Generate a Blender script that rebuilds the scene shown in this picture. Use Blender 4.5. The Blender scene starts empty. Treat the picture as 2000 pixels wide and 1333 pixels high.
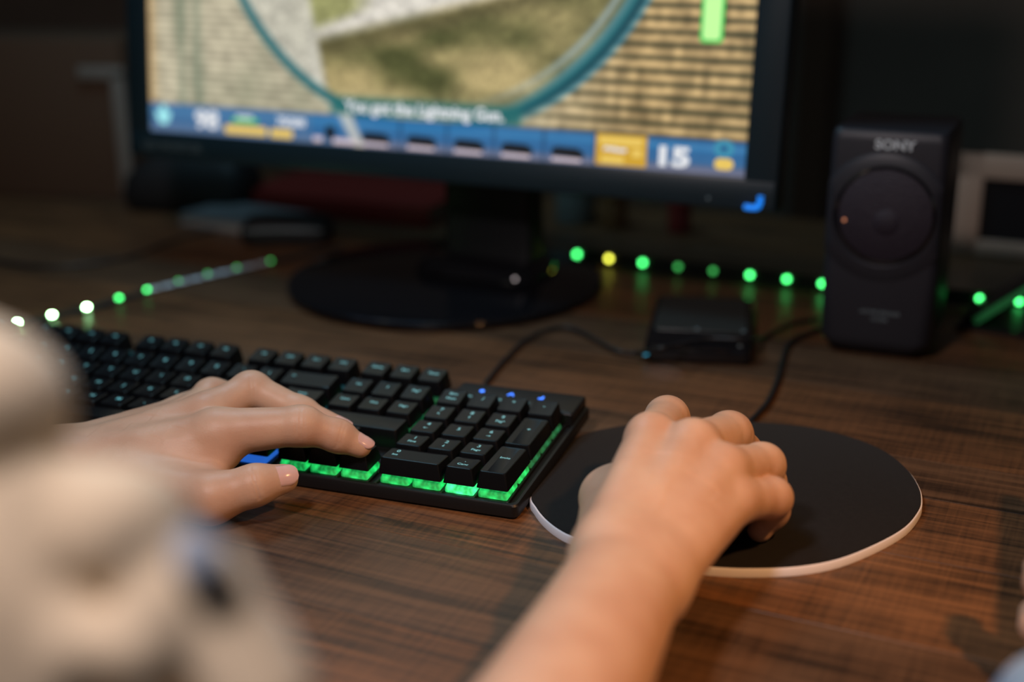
import bpy, bmesh, math, random
import numpy as np
from mathutils import Vector, Matrix
random.seed(7); np.random.seed(7)
SC = bpy.context.scene
COL = SC.collection
MM = 0.001
PI = math.pi
DATA = {"L": {"wrist": [-242.1, -52.2, 18.5],
 "index": [[-158.5, -22.0, 36.5], [-116.2, -5.3, 39.8], [-99.3, 3.0, 32.9], [-88.4, 7.1, 26.8]],
 "middle": [[-174.5, -7.9, 38.9], [-160.3, 17.2, 47.7], [-129.9, 17.9, 37.1], [-105.7, 17.8, 30.5]],
 "ring": [[-192.0, 4.4, 31.5], [-193.9, 27.8, 36.2], [-176, 38, 33], [-160, 38, 31]],
 "pinky": [[-203, 12, 29], [-198, 31, 34], [-184, 39, 31], [-171, 40, 29]],
 "thumb": [[-195.3, -60.5, 16.3], [-142.3, -56.9, 15.8], [-122.6, -45.6, 21.3], [-112.4, -34.9, 21.7]],
 "elbow": [-410, -240, 55]}, "R": {"wrist": [93.2, -108.1, 42.0],
 "index": [[78.5, -14.9, 62.0], [74.3, 35.3, 54.0], [80, 50, 38], [80, 58, 22]],
 "middle": [[99.0, -17.2, 62.0], [107.2, 33.4, 50.0], [113, 44, 36], [112, 50, 20]],
 "ring": [[114.3, -24.1, 55.0], [127.9, 13.4, 44.0], [129, 24, 30], [125, 28, 14]],
 "pinky": [[121.6, -32.1, 44.0], [135.7, -5.6, 36.0], [134, 10, 22], [129, 8, 12]],
 "thumb": [[77.5, -74.3, 38.0], [58.9, -20.9, 30.0], [68, 8, 24], [76, 34, 20]],
 "elbow": [108, -320, 62]}, "S": {"sleeve": [[[-8.0, -373.4, 207.0], [17.6, -376.7, 202.7], 17.5], [[40.6, -378.1, 181.2], [53.6, -378.0, 180.8], 12.5], [[71.4, -377.9, 169.0], [87.7, -383.1, 149.8], 10.5], [[-32.6, -348.3, 160.4], [40.1, -355.7, 95.7], 29], [[59.7, -378.2, 177.1], [67.2, -384.2, 168.2], 8], [[67.2, -384.2, 168.2], [63.3, -390.8, 159.7], 8], [[63.3, -390.8, 159.7], [51.7, -393.2, 158.7], 8], [[51.7, -393.2, 158.7], [42.6, -388.2, 163.3], 7], [[24.1, -376.6, 196.3], [32.0, -381.3, 187.4], 9], [[77.8, -372.0, 153.6], [88.1, -380.2, 135.4], 10]],
 "blue": [256.1, -194.6, 57.5],
 "under": [[74.4, -385.0, 183.8], [76.3, -385.6, 180.2], 3.6]}, "pad": [[3.9, 22.0], [10.8, 9.6], [19.9, -2.1], [30.9, -12.0], [41.3, -17.4], [63.9, -24.2], [90.3, -27.4], [112.3, -25.7], [131.0, -20.9], [151.3, -11.7], [168.7, 2.6], [184.5, 25.2], [196.1, 48.3], [201.4, 70.9], [201.7, 85.5], [199.1, 101.7], [191.9, 122.3], [179.1, 143.1], [161.9, 157.3], [136.8, 167.3], [115.4, 167.8], [88.2, 163.8], [58.7, 153.7], [30.6, 138.8], [15.0, 125.6], [3.8, 109.9], [-1.1, 81.2], [-1.3, 54.3]],
 "ledL": [[-484.0, 168.2, 4.0], [-472.9, 193.7, 4.0], [-460.5, 219.0, 4.0], [-447.6, 245.2, 4.0], [-438.9, 275.5, 4.0], [-431.3, 303.4, 4.0], [-421.7, 334.8, 4.0], [-410.6, 362.7, 4.0], [-397.3, 388.5, 4.0], [-380.5, 418.2, 4.0]],
 "ledR": [[-121.9, 510.8, 6.0], [-90.6, 504.3, 6.0], [-58.9, 500.1, 6.0], [-26.7, 496.5, 6.0], [4.4, 492.8, 6.0], [36.3, 489.7, 6.0], [67.5, 486.7, 6.0], [97.0, 481.9, 6.0], [219.3, 477.7, 6.0], [248.5, 478.6, 6.0]],
 "kcab": [[-80.3, 166.7, 3.0], [-83.0, 181.1, 3.0], [-86.8, 217.6, 3.0], [-88.7, 270.1, 3.0], [-83.1, 299.9, 3.0], [-68.2, 315.5, 3.0], [-42.3, 295.7, 3.0], [-19.1, 275.3, 3.0], [-3.9, 274.5, 3.0], [17.3, 247.4, 17.0], [27.1, 258.8, 17.0], [43.9, 279.9, 17.0], [71.1, 286.7, 17.0], [73.7, 337.4, 3.0], [86.5, 374.2, 3.0], [105.9, 398.4, 3.0]],
 "mcab": [[95.0, 169.6, 3.0], [99.4, 208.2, 3.0], [98.5, 253.3, 3.0], [95.1, 296.3, 3.0], [94.5, 334.4, 3.0], [109.8, 370.1, 3.0]],
 "lcab": [[-645.4, 352.0, 2.0], [-576.2, 337.1, 2.0], [-534.8, 354.5, 2.0], [-510.6, 396.6, 2.0], [-507.9, 458.3, 2.0], [-493.1, 506.8, 2.0]],
 "cam": [219.41, -591.28, 307.07],
 "R3": [[0.939687, 0.341947, -0.007787], [0.100466, -0.297704, -0.949357], [-0.326948, 0.891316, -0.314102]],
 "P0": [430.595, -5.715, -12.699]}

# ------------------------------------------------------------------ camera, world, lamps
cam_d = bpy.data.cameras.new('camera'); cam = bpy.data.objects.new('camera', cam_d); COL.objects.link(cam)
R3 = DATA['R3']
M = Matrix.Identity(4)
for i in range(3):
    M[i][0] = R3[0][i]; M[i][1] = -R3[1][i]; M[i][2] = -R3[2][i]; M[i][3] = DATA['cam'][i]*MM
cam.matrix_world = M
cam_d.sensor_width = 36; cam_d.lens = 46.8; cam_d.clip_start = 0.01; cam_d.clip_end = 30
cam_d.dof.use_dof = True; cam_d.dof.focus_distance = 0.70; cam_d.dof.aperture_fstop = 2.8; cam_d.dof.aperture_blades = 0
SC.camera = cam
SC.view_settings.view_transform = 'Standard'
try: SC.view_settings.look = 'None'
except Exception: pass
SC.view_settings.exposure = 0.0; SC.view_settings.gamma = 1; SC.view_settings.use_curve_mapping = False
W = bpy.data.worlds.new('room_air'); SC.world = W; W.use_nodes = True
W.node_tree.nodes['Background'].inputs[0].default_value = (0.80, 0.78, 0.80, 1)
W.node_tree.nodes['Background'].inputs[1].default_value = 0.030

def lamp(name, loc, target, size, power, color):
    d = bpy.data.lights.new(name, 'AREA'); d.shape = 'DISK'; d.size = size*MM; d.energy = power; d.color = color
    o = bpy.data.objects.new(name, d); COL.objects.link(o)
    o.location = Vector(loc)*MM
    o.rotation_euler = (Vector(target)-Vector(loc)).to_track_quat('-Z', 'Y').to_euler()
    return o
def spot(name, loc, target, radius, power, color, cone, blend):
    d = bpy.data.lights.new(name, 'SPOT'); d.shadow_soft_size = radius*MM; d.energy = power; d.color = color; d.spot_size = math.radians(cone); d.spot_blend = blend
    o = bpy.data.objects.new(name, d); COL.objects.link(o); o.location = Vector(loc)*MM
    o.rotation_euler = (Vector(target)-Vector(loc)).to_track_quat('-Z', 'Y').to_euler(); return o
spot('warm_desk_lamp', (500, -260, 620), (190, -110, 10), 22, 15.5, (1.0, 0.47, 0.17), 58, 1.0)
lamp('soft_room_light', (-60, -500, 720), (-40, -230, 60), 110, 3.1, (1.0, 0.86, 0.86))
lamp('cool_fill_light', (-420, 330, 900), (-60, -120, 0), 350, 2.6, (0.40, 0.78, 1.0))  # added cool fill, not a window; gives keys and desk their sheen

# ------------------------------------------------------------------ materials
def mat(name, color, rough=.5, metal=0., spec=.5, emit=None, es=1., sss=0., coat=0., sheen=0.):
    m = bpy.data.materials.new(name); m.use_nodes = True
    b = m.node_tree.nodes['Principled BSDF']
    b.inputs['Base Color'].default_value = (*color, 1); b.inputs['Roughness'].default_value = rough
    b.inputs['Metallic'].default_value = metal; b.inputs['Specular IOR Level'].default_value = spec
    if emit: b.inputs['Emission Color'].default_value = (*emit, 1); b.inputs['Emission Strength'].default_value = es
    if sss: b.inputs['Subsurface Weight'].default_value = sss; b.inputs['Subsurface Radius'].default_value = (1, .35, .2); b.inputs['Subsurface Scale'].default_value = .004
    if coat: b.inputs['Coat Weight'].default_value = coat
    if sheen: b.inputs['Sheen Weight'].default_value = sheen
    return m
def nodes(m): return m.node_tree.nodes, m.node_tree.links, m.node_tree.nodes['Principled BSDF']
def noise_bump(m, scale, dist, strength=.5, detail=4, vary=0., coord='Object'):
    N, L, b = nodes(m)
    tc = N.new('ShaderNodeTexCoord'); n = N.new('ShaderNodeTexNoise'); n.inputs['Scale'].default_value = scale; n.inputs['Detail'].default_value = detail
    L.new(tc.outputs[coord], n.inputs['Vector'])
    bp = N.new('ShaderNodeBump'); bp.inputs['Distance'].default_value = dist; bp.inputs['Strength'].default_value = strength
    L.new(n.outputs['Fac'], bp.inputs['Height']); L.new(bp.outputs['Normal'], b.inputs['Normal'])
    if vary:
        n2 = N.new('ShaderNodeTexNoise'); n2.inputs['Scale'].default_value = scale*.12; n2.inputs['Detail'].default_value = 3
        L.new(tc.outputs[coord], n2.inputs['Vector'])
        c = b.inputs['Base Color'].default_value[:]
        mx = N.new('ShaderNodeMix'); mx.data_type = 'RGBA'
        mx.inputs[6].default_value = tuple(v*(1-vary) for v in c[:3])+(1,); mx.inputs[7].default_value = tuple(min(1, v*(1+vary)) for v in c[:3])+(1,)
        L.new(n2.outputs['Fac'], mx.inputs[0]); L.new(mx.outputs[2], b.inputs['Base Color'])
    return m
def wood(name, dark, light, offs):
    m = mat(name, light, .42, spec=.35)
    N, L, b = nodes(m)
    tc = N.new('ShaderNodeTexCoord')
    mp = N.new('ShaderNodeMapping'); mp.inputs['Scale'].default_value = (4.5, 120, 120); mp.inputs['Location'].default_value = (offs, offs*.7, 0)
    n = N.new('ShaderNodeTexNoise'); n.inputs['Scale'].default_value = 1.6; n.inputs['Detail'].default_value = 7; n.inputs['Roughness'].default_value = .62; n.inputs['Distortion'].default_value = .6
    L.new(tc.outputs['Object'], mp.inputs[0]); L.new(mp.outputs[0], n.inputs['Vector'])
    # saw marks across the grain
    mp2 = N.new('ShaderNodeMapping'); mp2.inputs['Scale'].default_value = (420, 22, 22); mp2.inputs['Location'].default_value = (offs*2, 0, 0)
    n2 = N.new('ShaderNodeTexNoise'); n2.inputs['Scale'].default_value = 1.; n2.inputs['Detail'].default_value = 3
    L.new(tc.outputs['Object'], mp2.inputs[0]); L.new(mp2.outputs[0], n2.inputs['Vector'])
    mp3 = N.new('ShaderNodeMapping'); mp3.inputs['Scale'].default_value = (9, 20, 20); mp3.inputs['Location'].default_value = (offs, 3, 0)
    n3 = N.new('ShaderNodeTexNoise'); n3.inputs['Scale'].default_value = 1.; n3.inputs['Detail'].default_value = 3
    L.new(tc.outputs['Object'], mp3.inputs[0]); L.new(mp3.outputs[0], n3.inputs['Vector'])
    a = N.new('ShaderNodeMath'); a.operation = 'MULTIPLY_ADD'; a.inputs[1].default_value = .27
    L.new(n2.outputs['Fac'], a.inputs[0]); L.new(n.outputs['Fac'], a.inputs[2])
    a2 = N.new('ShaderNodeMath'); a2.operation = 'MULTIPLY_ADD'; a2.inputs[1].default_value = .45
    L.new(n3.outputs['Fac'], a2.inputs[0]); L.new(a.outputs[0], a2.inputs[2])
    r = N.new('ShaderNodeValToRGB'); e = r.color_ramp.elements
    e[0].position = .66; e[0].color = (*dark, 1); e[1].position = 1.12 if False else 1.0; e[1].color = (*light, 1)
    L.new(a2.outputs[0], r.inputs[0]); L.new(r.outputs[0], b.inputs['Base Color'])
    bp = N.new('ShaderNodeBump'); bp.inputs['Distance'].default_value = .0002; bp.inputs['Strength'].default_value = .5
    L.new(a.outputs[0], bp.inputs['Height']); L.new(bp.outputs['Normal'], b.inputs['Normal'])
    rr = N.new('ShaderNodeMath'); rr.operation = 'MULTIPLY_ADD'; rr.inputs[1].default_value = .25; rr.inputs[2].default_value = .27
    L.new(n3.outputs['Fac'], rr.inputs[0]); L.new(rr.outputs[0], b.inputs['Roughness'])
    return m
WOODS = [wood('wood_a', (.038, .022, .013), (.185, .086, .037), 0.), wood('wood_b', (.032, .019, .012), (.135, .073, .038), 5.3), wood('wood_c', (.042, .024, .014), (.215, .098, .040), 11.7)]
m_abs = noise_bump(mat('black_abs', (.008, .0085, .010), .42, spec=.35), 2500, .00004, .4)
m_key = noise_bump(mat('keycap_plastic', (.004, .005, .007), .33, spec=.25), 3000, .00003, .4)
m_gloss = mat('gloss_black', (.008, .008, .010), .07, spec=.6)
m_bezel = noise_bump(mat('bezel_plastic', (.012, .030, .042), .38, spec=.5), 2500, .00003, .3)
m_rubber = noise_bump(mat('black_rubber', (.012, .012, .013), .6), 1500, .00005, .4)
m_cable = mat('cable_black', (.012, .012, .014), .45)
m_cloth = noise_bump(mat('pad_cloth', (.010, .0095, .010), .85, spec=.2, sheen=.04), 2600, .00012, .9, vary=.25)
m_white = mat('white_rubber', (.80, .80, .86), .6)
m_legend = mat('legend_cyan', (.30, .62, .66), .4, emit=(.12, .50, .56), es=.5)
m_legend_dim = mat('legend_dim', (.18, .33, .36), .4, emit=(.06, .22, .26), es=.12)
m_print = mat('grey_print', (.22, .28, .30), .5)
m_logo = mat('silver_print', (.75, .86, .92), .4)
m_green = mat('green_glow', (.05, .5, .12), .4, emit=(.02, .80, .16), es=1.0)
m_green_hot = mat('green_glow_bright', (.05, .5, .12), .4, emit=(.05, 1.0, .26), es=2.0)
m_green_dim = mat('green_glow_dim', (.05, .3, .12), .4, emit=(.02, .30, .12), es=.42)
m_blue = mat('blue_glow', (.05, .1, .6), .4, emit=(.02, .13, .62), es=.8)
m_teal = mat('teal_glow', (.02, .1, .12), .4, emit=(.01, .07, .09), es=.5)
m_led_blue = mat('indicator_blue', (.05, .1, .6), .4, emit=(.05, .22, 1.0), es=2.2)
m_led_green = mat('led_green', (.1, .6, .2), .3, emit=(.06, .78, .16), es=9.0)
m_led_hot = mat('led_green_hot', (.1, .6, .2), .3, emit=(.42, 1.0, .42), es=60.0)
m_led_yel = mat('led_yellow', (.6, .6, .1), .3, emit=(.62, .62, .06), es=9.0)
m_led_faint = mat('led_faint', (.1, .4, .15), .3, emit=(.04, .35, .07), es=3.0)
m_strip = mat('strip_dark', (.02, .022, .022), .5)
m_strip_w = mat('strip_white', (.80, .88, .95), .5)

for m_, sc_ in ((m_green, 1.0), (m_green_hot, 2.4), (m_green_dim, .42)):
    N, L, b = nodes(m_); tc = N.new('ShaderNodeTexCoord'); n = N.new('ShaderNodeTexNoise'); n.inputs['Scale'].default_value = 190; n.inputs['Detail'].default_value = 2
    L.new(tc.outputs['Object'], n.inputs['Vector']); r = N.new('ShaderNodeMapRange'); r.inputs[1].default_value = .35; r.inputs[2].default_value = .68; r.inputs[3].default_value = sc_*.25; r.inputs[4].default_value = sc_*1.25
    L.new(n.outputs['Fac'], r.inputs[0]); L.new(r.outputs[0], b.inputs['Emission Strength'])

# ------------------------------------------------------------------ mesh helpers (millimetres in, metres out)
def link(name, me, m=None, parent=None, smooth=False):
    o = bpy.data.objects.new(name, me); COL.objects.link(o)
    if m is not None and not me.materials: me.materials.append(m)
    if smooth:
        me.shade_smooth() if hasattr(me, 'shade_smooth') else None
    if parent: o.parent = parent
    return o
def bm_mesh(bm, name, smooth_angle=None):
    for v in bm.verts: v.co *= MM
    me = bpy.data.meshes.new(name); bmesh.ops.recalc_face_normals(bm, faces=bm.faces); bm.to_mesh(me); bm.free()
    if smooth_angle is not None:
        me.shade_smooth(); me.set_sharp_from_angle(angle=math.radians(smooth_angle))
    return me
def tag(o, label=None, cat=None, group=None, kind=None):
    if label: o['label'] = label
    if cat: o['category'] = cat
    if group: o['group'] = group
    if kind: o['kind'] = kind
    return o
def thing(name, loc, label, cat, rot=(0, 0, 0), group=None):
    o = bpy.data.objects.new(name, None); COL.objects.link(o); o.empty_display_size = .02
    o.location = Vector(loc)*MM; o.rotation_euler = rot
    return tag(o, label, cat, group)
def add_box(bm, x0, x1, y0, y1, z0, z1, bevel=0., seg=2, M=None):
    r = bmesh.ops.create_cube(bm, size=1)
    vs = r['verts']
    for v in vs: v.co = Vector((x0+(v.co.x+.5)*(x1-x0), y0+(v.co.y+.5)*(y1-y0), z0+(v.co.z+.5)*(z1-z0)))
    if bevel:
        es = list({e for v in vs for e in v.link_edges})
        r2 = bmesh.ops.bevel(bm, geom=es, offset=bevel, segments=seg, affect='EDGES', profile=.5)
        vs = list({v for f in r2['faces'] for v in f.verts} | {v for v in vs if v.is_valid})
    if M is not None: bmesh.ops.transform(bm, matrix=M, verts=[v for v in vs if v.is_valid])
def box(name, x0, x1, y0, y1, z0, z1, m, parent=None, bevel=0., seg=2):
    bm = bmesh.new(); add_box(bm, x0, x1, y0, y1, z0, z1, bevel, seg)
    return link(name, bm_mesh(bm, name, 40 if bevel else None), m, parent)
def rrect(x0, x1, y0, y1, r, n=4):
    P = []
    for cx, cy, a0 in ((x1-r, y1-r, 0), (x0+r, y1-r, 90), (x0+r, y0+r, 180), (x1-r, y0+r, 270)):
        for i in range(n+1):
            a = math.radians(a0+90*i/n); P.append((cx+r*math.cos(a), cy+r*math.sin(a)))
    return P
def add_loft(bm, loops, cap0=True, cap1=True):
    rings = [[bm.verts.new(p) for p in L] for L in loops]
    n = len(rings[0])
    for a, b in zip(rings, rings[1:]):
        for i in range(n): bm.faces.new((a[i], a[(i+1) % n], b[(i+1) % n], b[i]))
    if cap0: bm.faces.new(rings[0][::-1])
    if cap1: bm.faces.new(rings[-1])
    return rings
def loft(name, loops, m, parent=None, angle=35, cap0=True, cap1=True):
    bm = bmesh.new(); add_loft(bm, loops, cap0, cap1)
    return link(name, bm_mesh(bm, name, angle), m, parent)
def prism_outline(name, pts, z0, z1, m, parent=None, bev=0.):
    L = [[(x, y, z0) for x, y in pts]]
    if bev:
        c = np.mean(pts, 0)
        sh = lambda k: [((x-c[0])*(1-k/np.hypot(x-c[0], y-c[1]))+c[0], (y-c[1])*(1-k/np.hypot(x-c[0], y-c[1]))+c[1]) for x, y in pts]
        L += [[(x, y, z1-bev) for x, y in pts], [(x, y, z1) for x, y in sh(bev)]]
    else: L += [[(x, y, z1) for x, y in pts]]
    return loft(name, L, m, parent, 50)
def spline(pts, n=8, closed=False):
    P = [np.array(p, float) for p in pts]; out = []
    N = len(P)
    rng = range(N if closed else N-1)
    for i in rng:
        p0 = P[(i-1) % N] if closed or i > 0 else P[0]; p1 = P[i]; p2 = P[(i+1) % N]; p3 = P[(i+2) % N] if closed or i+2 < N else P[-1]
        for k in range(n):
            t = k/n
            out.append(.5*((2*p1)+(-p0+p2)*t+(2*p0-5*p1+4*p2-p3)*t*t+(-p0+3*p1-3*p2+p3)*t**3))
    if not closed: out.append(P[-1])
    return out
def add_tube(bm, path, r, seg=8):
    path = [Vector(p) for p in path]; loops = []
    up = Vector((0, 0, 1))
    for i, p in enumerate(path):
        d = (path[min(i+1, len(path)-1)]-path[max(i-1, 0)]).normalized()
        s = d.cross(up)
        s = s.normalized() if s.length > 1e-3 else Vector((1, 0, 0))
        t = s.cross(d).normalized()
        rr = r[i] if hasattr(r, '__len__') else r
        loops.append([p+s*math.cos(2*PI*k/seg)*rr+t*math.sin(2*PI*k/seg)*rr for k in range(seg)])
    add_loft(bm, loops)
def tube(name, path, r, m, parent=None, seg=8):
    bm = bmesh.new(); add_tube(bm, path, r, seg)
    return link(name, bm_mesh(bm, name, 60), m, parent)
def add_disc_lathe(bm, prof, seg=48, M=None):
    rings = []
    for r, z in prof: rings.append([(r*math.cos(2*PI*k/seg), r*math.sin(2*PI*k/seg), z) for k in range(seg)])
    vs = add_loft(bm, rings)
    if M is not None: bmesh.ops.transform(bm, matrix=M, verts=[v for r_ in vs for v in r_])
def lathe(name, prof, m, parent=None, seg=48, M=None, angle=35):
    bm = bmesh.new(); add_disc_lathe(bm, prof, seg, M)
    return link(name, bm_mesh(bm, name, angle), m, parent)
def text_mesh(body, size, extr=.05, bold=0., align='CENTER'):
    c = bpy.data.curves.new('t', 'FONT'); c.body = body; c.size = size; c.extrude = extr; c.offset = bold; c.align_x = align; c.align_y = 'CENTER'; c.resolution_u = 3
    o = bpy.data.objects.new('t', c); COL.objects.link(o)
    dg = bpy.context.evaluated_depsgraph_get(); dg.update()
    me = bpy.data.meshes.new_from_object(o.evaluated_get(dg))
    bpy.data.objects.remove(o); bpy.data.curves.remove(c)
    me.transform(Matrix.Scale(MM, 4))
    return me

# ------------------------------------------------------------------ room and desk
DR = math.radians(-5.4)      # the desk, monitor and LED row run 5 degrees off the keyboard
floor_m = noise_bump(mat('floor_brown', (.05, .035, .028), .6), 30, .001, .3)
wall_m = noise_bump(mat('wall_dark', (.22, .18, .14), .9), 40, .001, .3, vary=.3)
o = box('floor', -2600, 2400, -2200, 1500, -760, -740, floor_m); tag(o, kind='structure')
o = box('wall_back', -2600, 2400, 1480, 1500, -740, 1900, wall_m); tag(o, kind='structure')
o = box('wall_left', -2620, -2600, -2200, 1500, -740, 1900, wall_m); tag(o, kind='structure')
desk = thing('desk', (0, 0, 0), 'brown wood-grain desk top under keyboard, pad and monitor', 'desk', (0, 0, DR))
seams = [-330, -262, -190, -118, -38, 44, 117, 169, 269, 352, 431, 505, 590, 665, 742]
for i, (a, b) in enumerate(zip(seams, seams[1:])):
    g = .07
    bm = bmesh.new(); add_box(bm, -1150, 850, a+g, b-g, -24, 0, .15, 1)
    pl = link('plank', bm_mesh(bm, 'plank', 30), WOODS[[0, 2, 0, 1, 2, 0, 1, 0, 1, 2, 0, 1, 0, 2][i]], desk)
box('apron', -1100, 800, -300, 700, -70, -24.2, m_abs, desk, 2)
for x in (-1090, 740):
    for y in (-290, 640): box('leg', x, x+50, y, y+50, -740, -70, m_abs, desk, 3)

# ------------------------------------------------------------------ keyboard
P = 19.05
t3 = math.radians(3.5)
P0 = Vector(DATA['P0'])
kb = thing('keyboard', (0, 0, 0), 'black backlit gaming keyboard under the left hand', 'keyboard', (t3, 0, 0))
kb.location = (Matrix.Rotation(t3, 3, 'X') @ (-P0))*MM
U0, U1, V0, V1 = -.35, 22.85, -.3, 6.62
bm = bmesh.new()
add_loft(bm, [[(x, y, z) for x, y in rrect(U0*P+k, U1*P-k, V0*P+k, V1*P-k, 3.5)] for k, z in ((1.5, -12.6), (0, -11.2), (0, -5.2), (.7, -4.2), (2.2, -4.0), (2.9, -5.0), (2.9, -6.0))])
link('case', bm_mesh(bm, 'case', 35), m_abs, kb)
for x in (30, 390): box('rear_foot', x, x+22, 112, 118, -20.1, -12.4, m_rubber, kb, .8)
# layout: rows of (width, legend, shift) ; gaps are negative width
rows = {
 'F': (5.4, [(1, 'Esc'), -1, (1, 'F1'), (1, 'F2'), (1, 'F3'), (1, 'F4'), -.5, (1, 'F5'), (1, 'F6'), (1, 'F7'), (1, 'F8'), -.5, (1, 'F9'), (1, 'F10'), (1, 'F11'), (1, 'F12'), -.25, (1, 'Stamp'), (1, 'Bloc'), (1, 'Pausa')]),
 'N': (4, [(1, '\\')]+[(1, c) for c in '1234567890']+[(1, "'"), (1, 'ì'), (2, '<-'), -.25, (1, 'Ins'), (1, '^'), (1, 'Pag^'), -.25, (1, 'Bloc\nNum'), (1, '/'), (1, '*'), (1, '-')]),
 'Q': (3, [(1.5, 'Tab')]+[(1, c) for c in 'QWERTYUIOP']+[(1, 'è'), (1, '+'), (1.5, 'Invio'), -.25, (1, 'Canc'), (1, 'Fine'), (1, 'Pagv'), -.25, (1, '7\n\\'), (1, '8\n|'), (1, '9\nPag^')]),
 'A': (2, [(1.75, 'Bloc')]+[(1, c) for c in 'ASDFGHJKL']+[(1, 'ò'), (1, 'à'), (2.25, 'ù'), -3.5, (1, '4\n<-'), (1, '5'), (1, '6\n->')]),
 'Z': (1, [(1.25, 'Shift'), (1, '<')]+[(1, c) for c in 'ZXCVBNM']+[(1, ','), (1, '.'), (1, '-'), (2.75, 'Shift'), -1.25, (1, '^'), -1.25, (1, '1\nFine'), (1, '2\nv'), (1, '3\nPagv')]),
 'C': (0, [(1.25, 'Ctrl'), (1.25, 'Win'), (1.25, 'Alt'), (6.25, ''), (1.25, 'AltGr'), (1.25, 'Fn'), (1.25, 'Menu'), (1.25, 'Ctrl'), -.25, (1, '<'), (1, 'v'), (1, '>'), -.25, (2, '0\nIns'), (1, '.\nCanc')])}
hf = {'F': 9.3, 'N': 8.9, 'Q': 7.9, 'A': 8.0, 'Z': 8.6, 'C': 9.4}
hb = {'F': 11.6, 'N': 11.2, 'Q': 9.0, 'A': 8.0, 'Z': 7.9, 'C': 8.0}
cap_cache = {}
def cap_mesh(row, w, d=1.):
    k = (row, w, d)
    if k in cap_cache: return cap_cache[k]
    X = w*P; Y = d*P
    f, b = hf[row], (hb[row] if d == 1 else hb['A'])
    if d == 2 : f = hf[row]; b = hb[row] if row == 'C' else hf['Q']+.3
    def z(x, y, dz=0, dish=0):
        t = (y-2.2)/(Y-4.2); s = (x-X/2)/(X/2-2.4)
        return f+(b-f)*t+dz-dish*(1-min(1, s*s))
    L = [[(x, y, 0) for x, y in rrect(.55, X-.55, .5, Y-.5, .9, 3)],
         [(x, y, z(x, y, -1.0)) for x, y in rrect(2.05, X-2.05, 1.95, Y-1.75, 1.4, 3)],
         [(x, y, z(x, y, -.25)) for x, y in rrect(2.3, X-2.3, 2.25, Y-2.05, 1.3, 3)],
         [(x, y, z(x, y, 0)) for x, y in rrect(2.75, X-2.75, 2.7, Y-2.5, 1.1, 3)]]
    bm = bmesh.new(); rings = add_loft(bm, L, cap0=False, cap1=False)
    n = len(L[0])
    # dished top: strips between the left and right half of the rim
    inner = [bm.verts.new((X/2+(v.co.x-X/2)*.55, Y/2+(v.co.y-Y/2)*.97, z(X/2, v.co.y, -.3))) for v in rings[-1]]
    for i in range(n): bm.faces.new((rings[-1][i], rings[-1][(i+1) % n], inner[(i+1) % n], inner[i]))
    bm.faces.new(inner)
    bm.faces.new(rings[0][::-1])
    cap_cache[k] = bm_mesh(bm, 'keycap', 28); cap_cache[k].materials.append(m_key)
    return cap_cache[k]
sw_cache = {}
def switch_mesh(hot):
    if hot in sw_cache: return sw_cache[hot]
    bm = bmesh.new()
    add_loft(bm, [[(x, y, z) for x, y in rrect(-8.6+k, 8.6-k, -8.6+k, 8.6-k, 2)] for k, z in ((0, -5.6), (.1, -3.6), (1.5, -.3), (4, .6))])
    sw_cache[hot] = bm_mesh(bm, 'switch_housing', 40); sw_cache[hot].materials.append({0: m_green_dim, 1: m_green, 2: m_green_hot, 3: m_blue, 4: m_teal}[hot])
    return sw_cache[hot]
txt_cache = {}
def legend(s, size):
    if (s, size) not in txt_cache:
        g = {'^': (0, 1), 'v': (0, -1), '<-': (-1, 0), '->': (1, 0), '\\': (-.7, .7), '|': (0, 1), '<': (-1, 0), '>': (1, 0)}
        if s in g and not (s in '<\\' and size < 0):
            dx, dy = g[s]; q = 1.25; bm = bmesh.new()
            a = Vector((-dx*q, -dy*q, 0)); b = Vector((dx*q, dy*q, 0)); pn = Vector((-dy, dx, 0))
            for p, r_ in ((a, b), (b, b-Vector((dx, dy, 0))*.9+pn*.7), (b, b-Vector((dx, dy, 0))*.9-pn*.7)):
                d = (r_-p).normalized(); w = Vector((-d.y, d.x, 0))*.16
                vs = [bm.verts.new(v) for v in (p-w, r_-w, r_+w, p+w)]; bm.faces.new(vs)
            me = bm_mesh(bm, 'legend')
        else: me = text_mesh(s, size, .02, .02)
        me.materials.append(m_legend)
        txt_cache[(s, size)] = me
    return txt_cache[(s, size)]
def put_key(row, u, v, w, s, d=1.):
    o = link('keycap', cap_mesh(row, w, d), None, kb); o.location = (u*P*MM, v*P*MM, 0)
    far = u < 13.7
    if row == 'C' and 13.7 < u < 15: hot = 3
    elif row == 'C' and u > 15: hot = 2 if 20 < u < 21.2 else 1
    elif u > 18: hot = 1 if (u > 21 and v == 0) else 0
    elif u > 15: hot = 0
    else: hot = 4
    k = max(1, round(w*.9)) if w > 1.6 else 1
    for i in range(k):
        for j in range(2 if d == 2 else 1):
            h = link('switch_housing', switch_mesh(hot), None, kb)
            h.location = ((u*P+(i+.5)*w*P/k)*MM, (v*P+(j+.5)*P)*MM, 0)
    if s:
        lines = s.split('\n')
        f = hf[row]; b = hb[row]
        for i, ln in enumerate(lines):
            single = len(lines) == 1
            size = 4.4 if len(ln) == 1 else 3.1
            y = (d*P-P)*.0+ (P*.60 if single else (P*.68 if i == 0 else P*.42)) + (P*.55 if d == 2 else 0)
            me = legend(ln, size)
            l = link('legend', me, None, o)
            ln_t = (y-2.2)/(d*P-4.2)
            bb = hb[row] if (d == 1 or row == 'C') else hf['Q']+.3
            l.location = (w*P/2*MM if w < 2 and d == 1 else (P*.42*MM if w >= 2 else P/2*MM), y*MM, (f+(bb-f)*ln_t+(-.2 if w < 2 else .06))*MM)
            l.rotation_euler = (math.atan2(bb-f, d*P-4.2), 0, 0)
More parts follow.
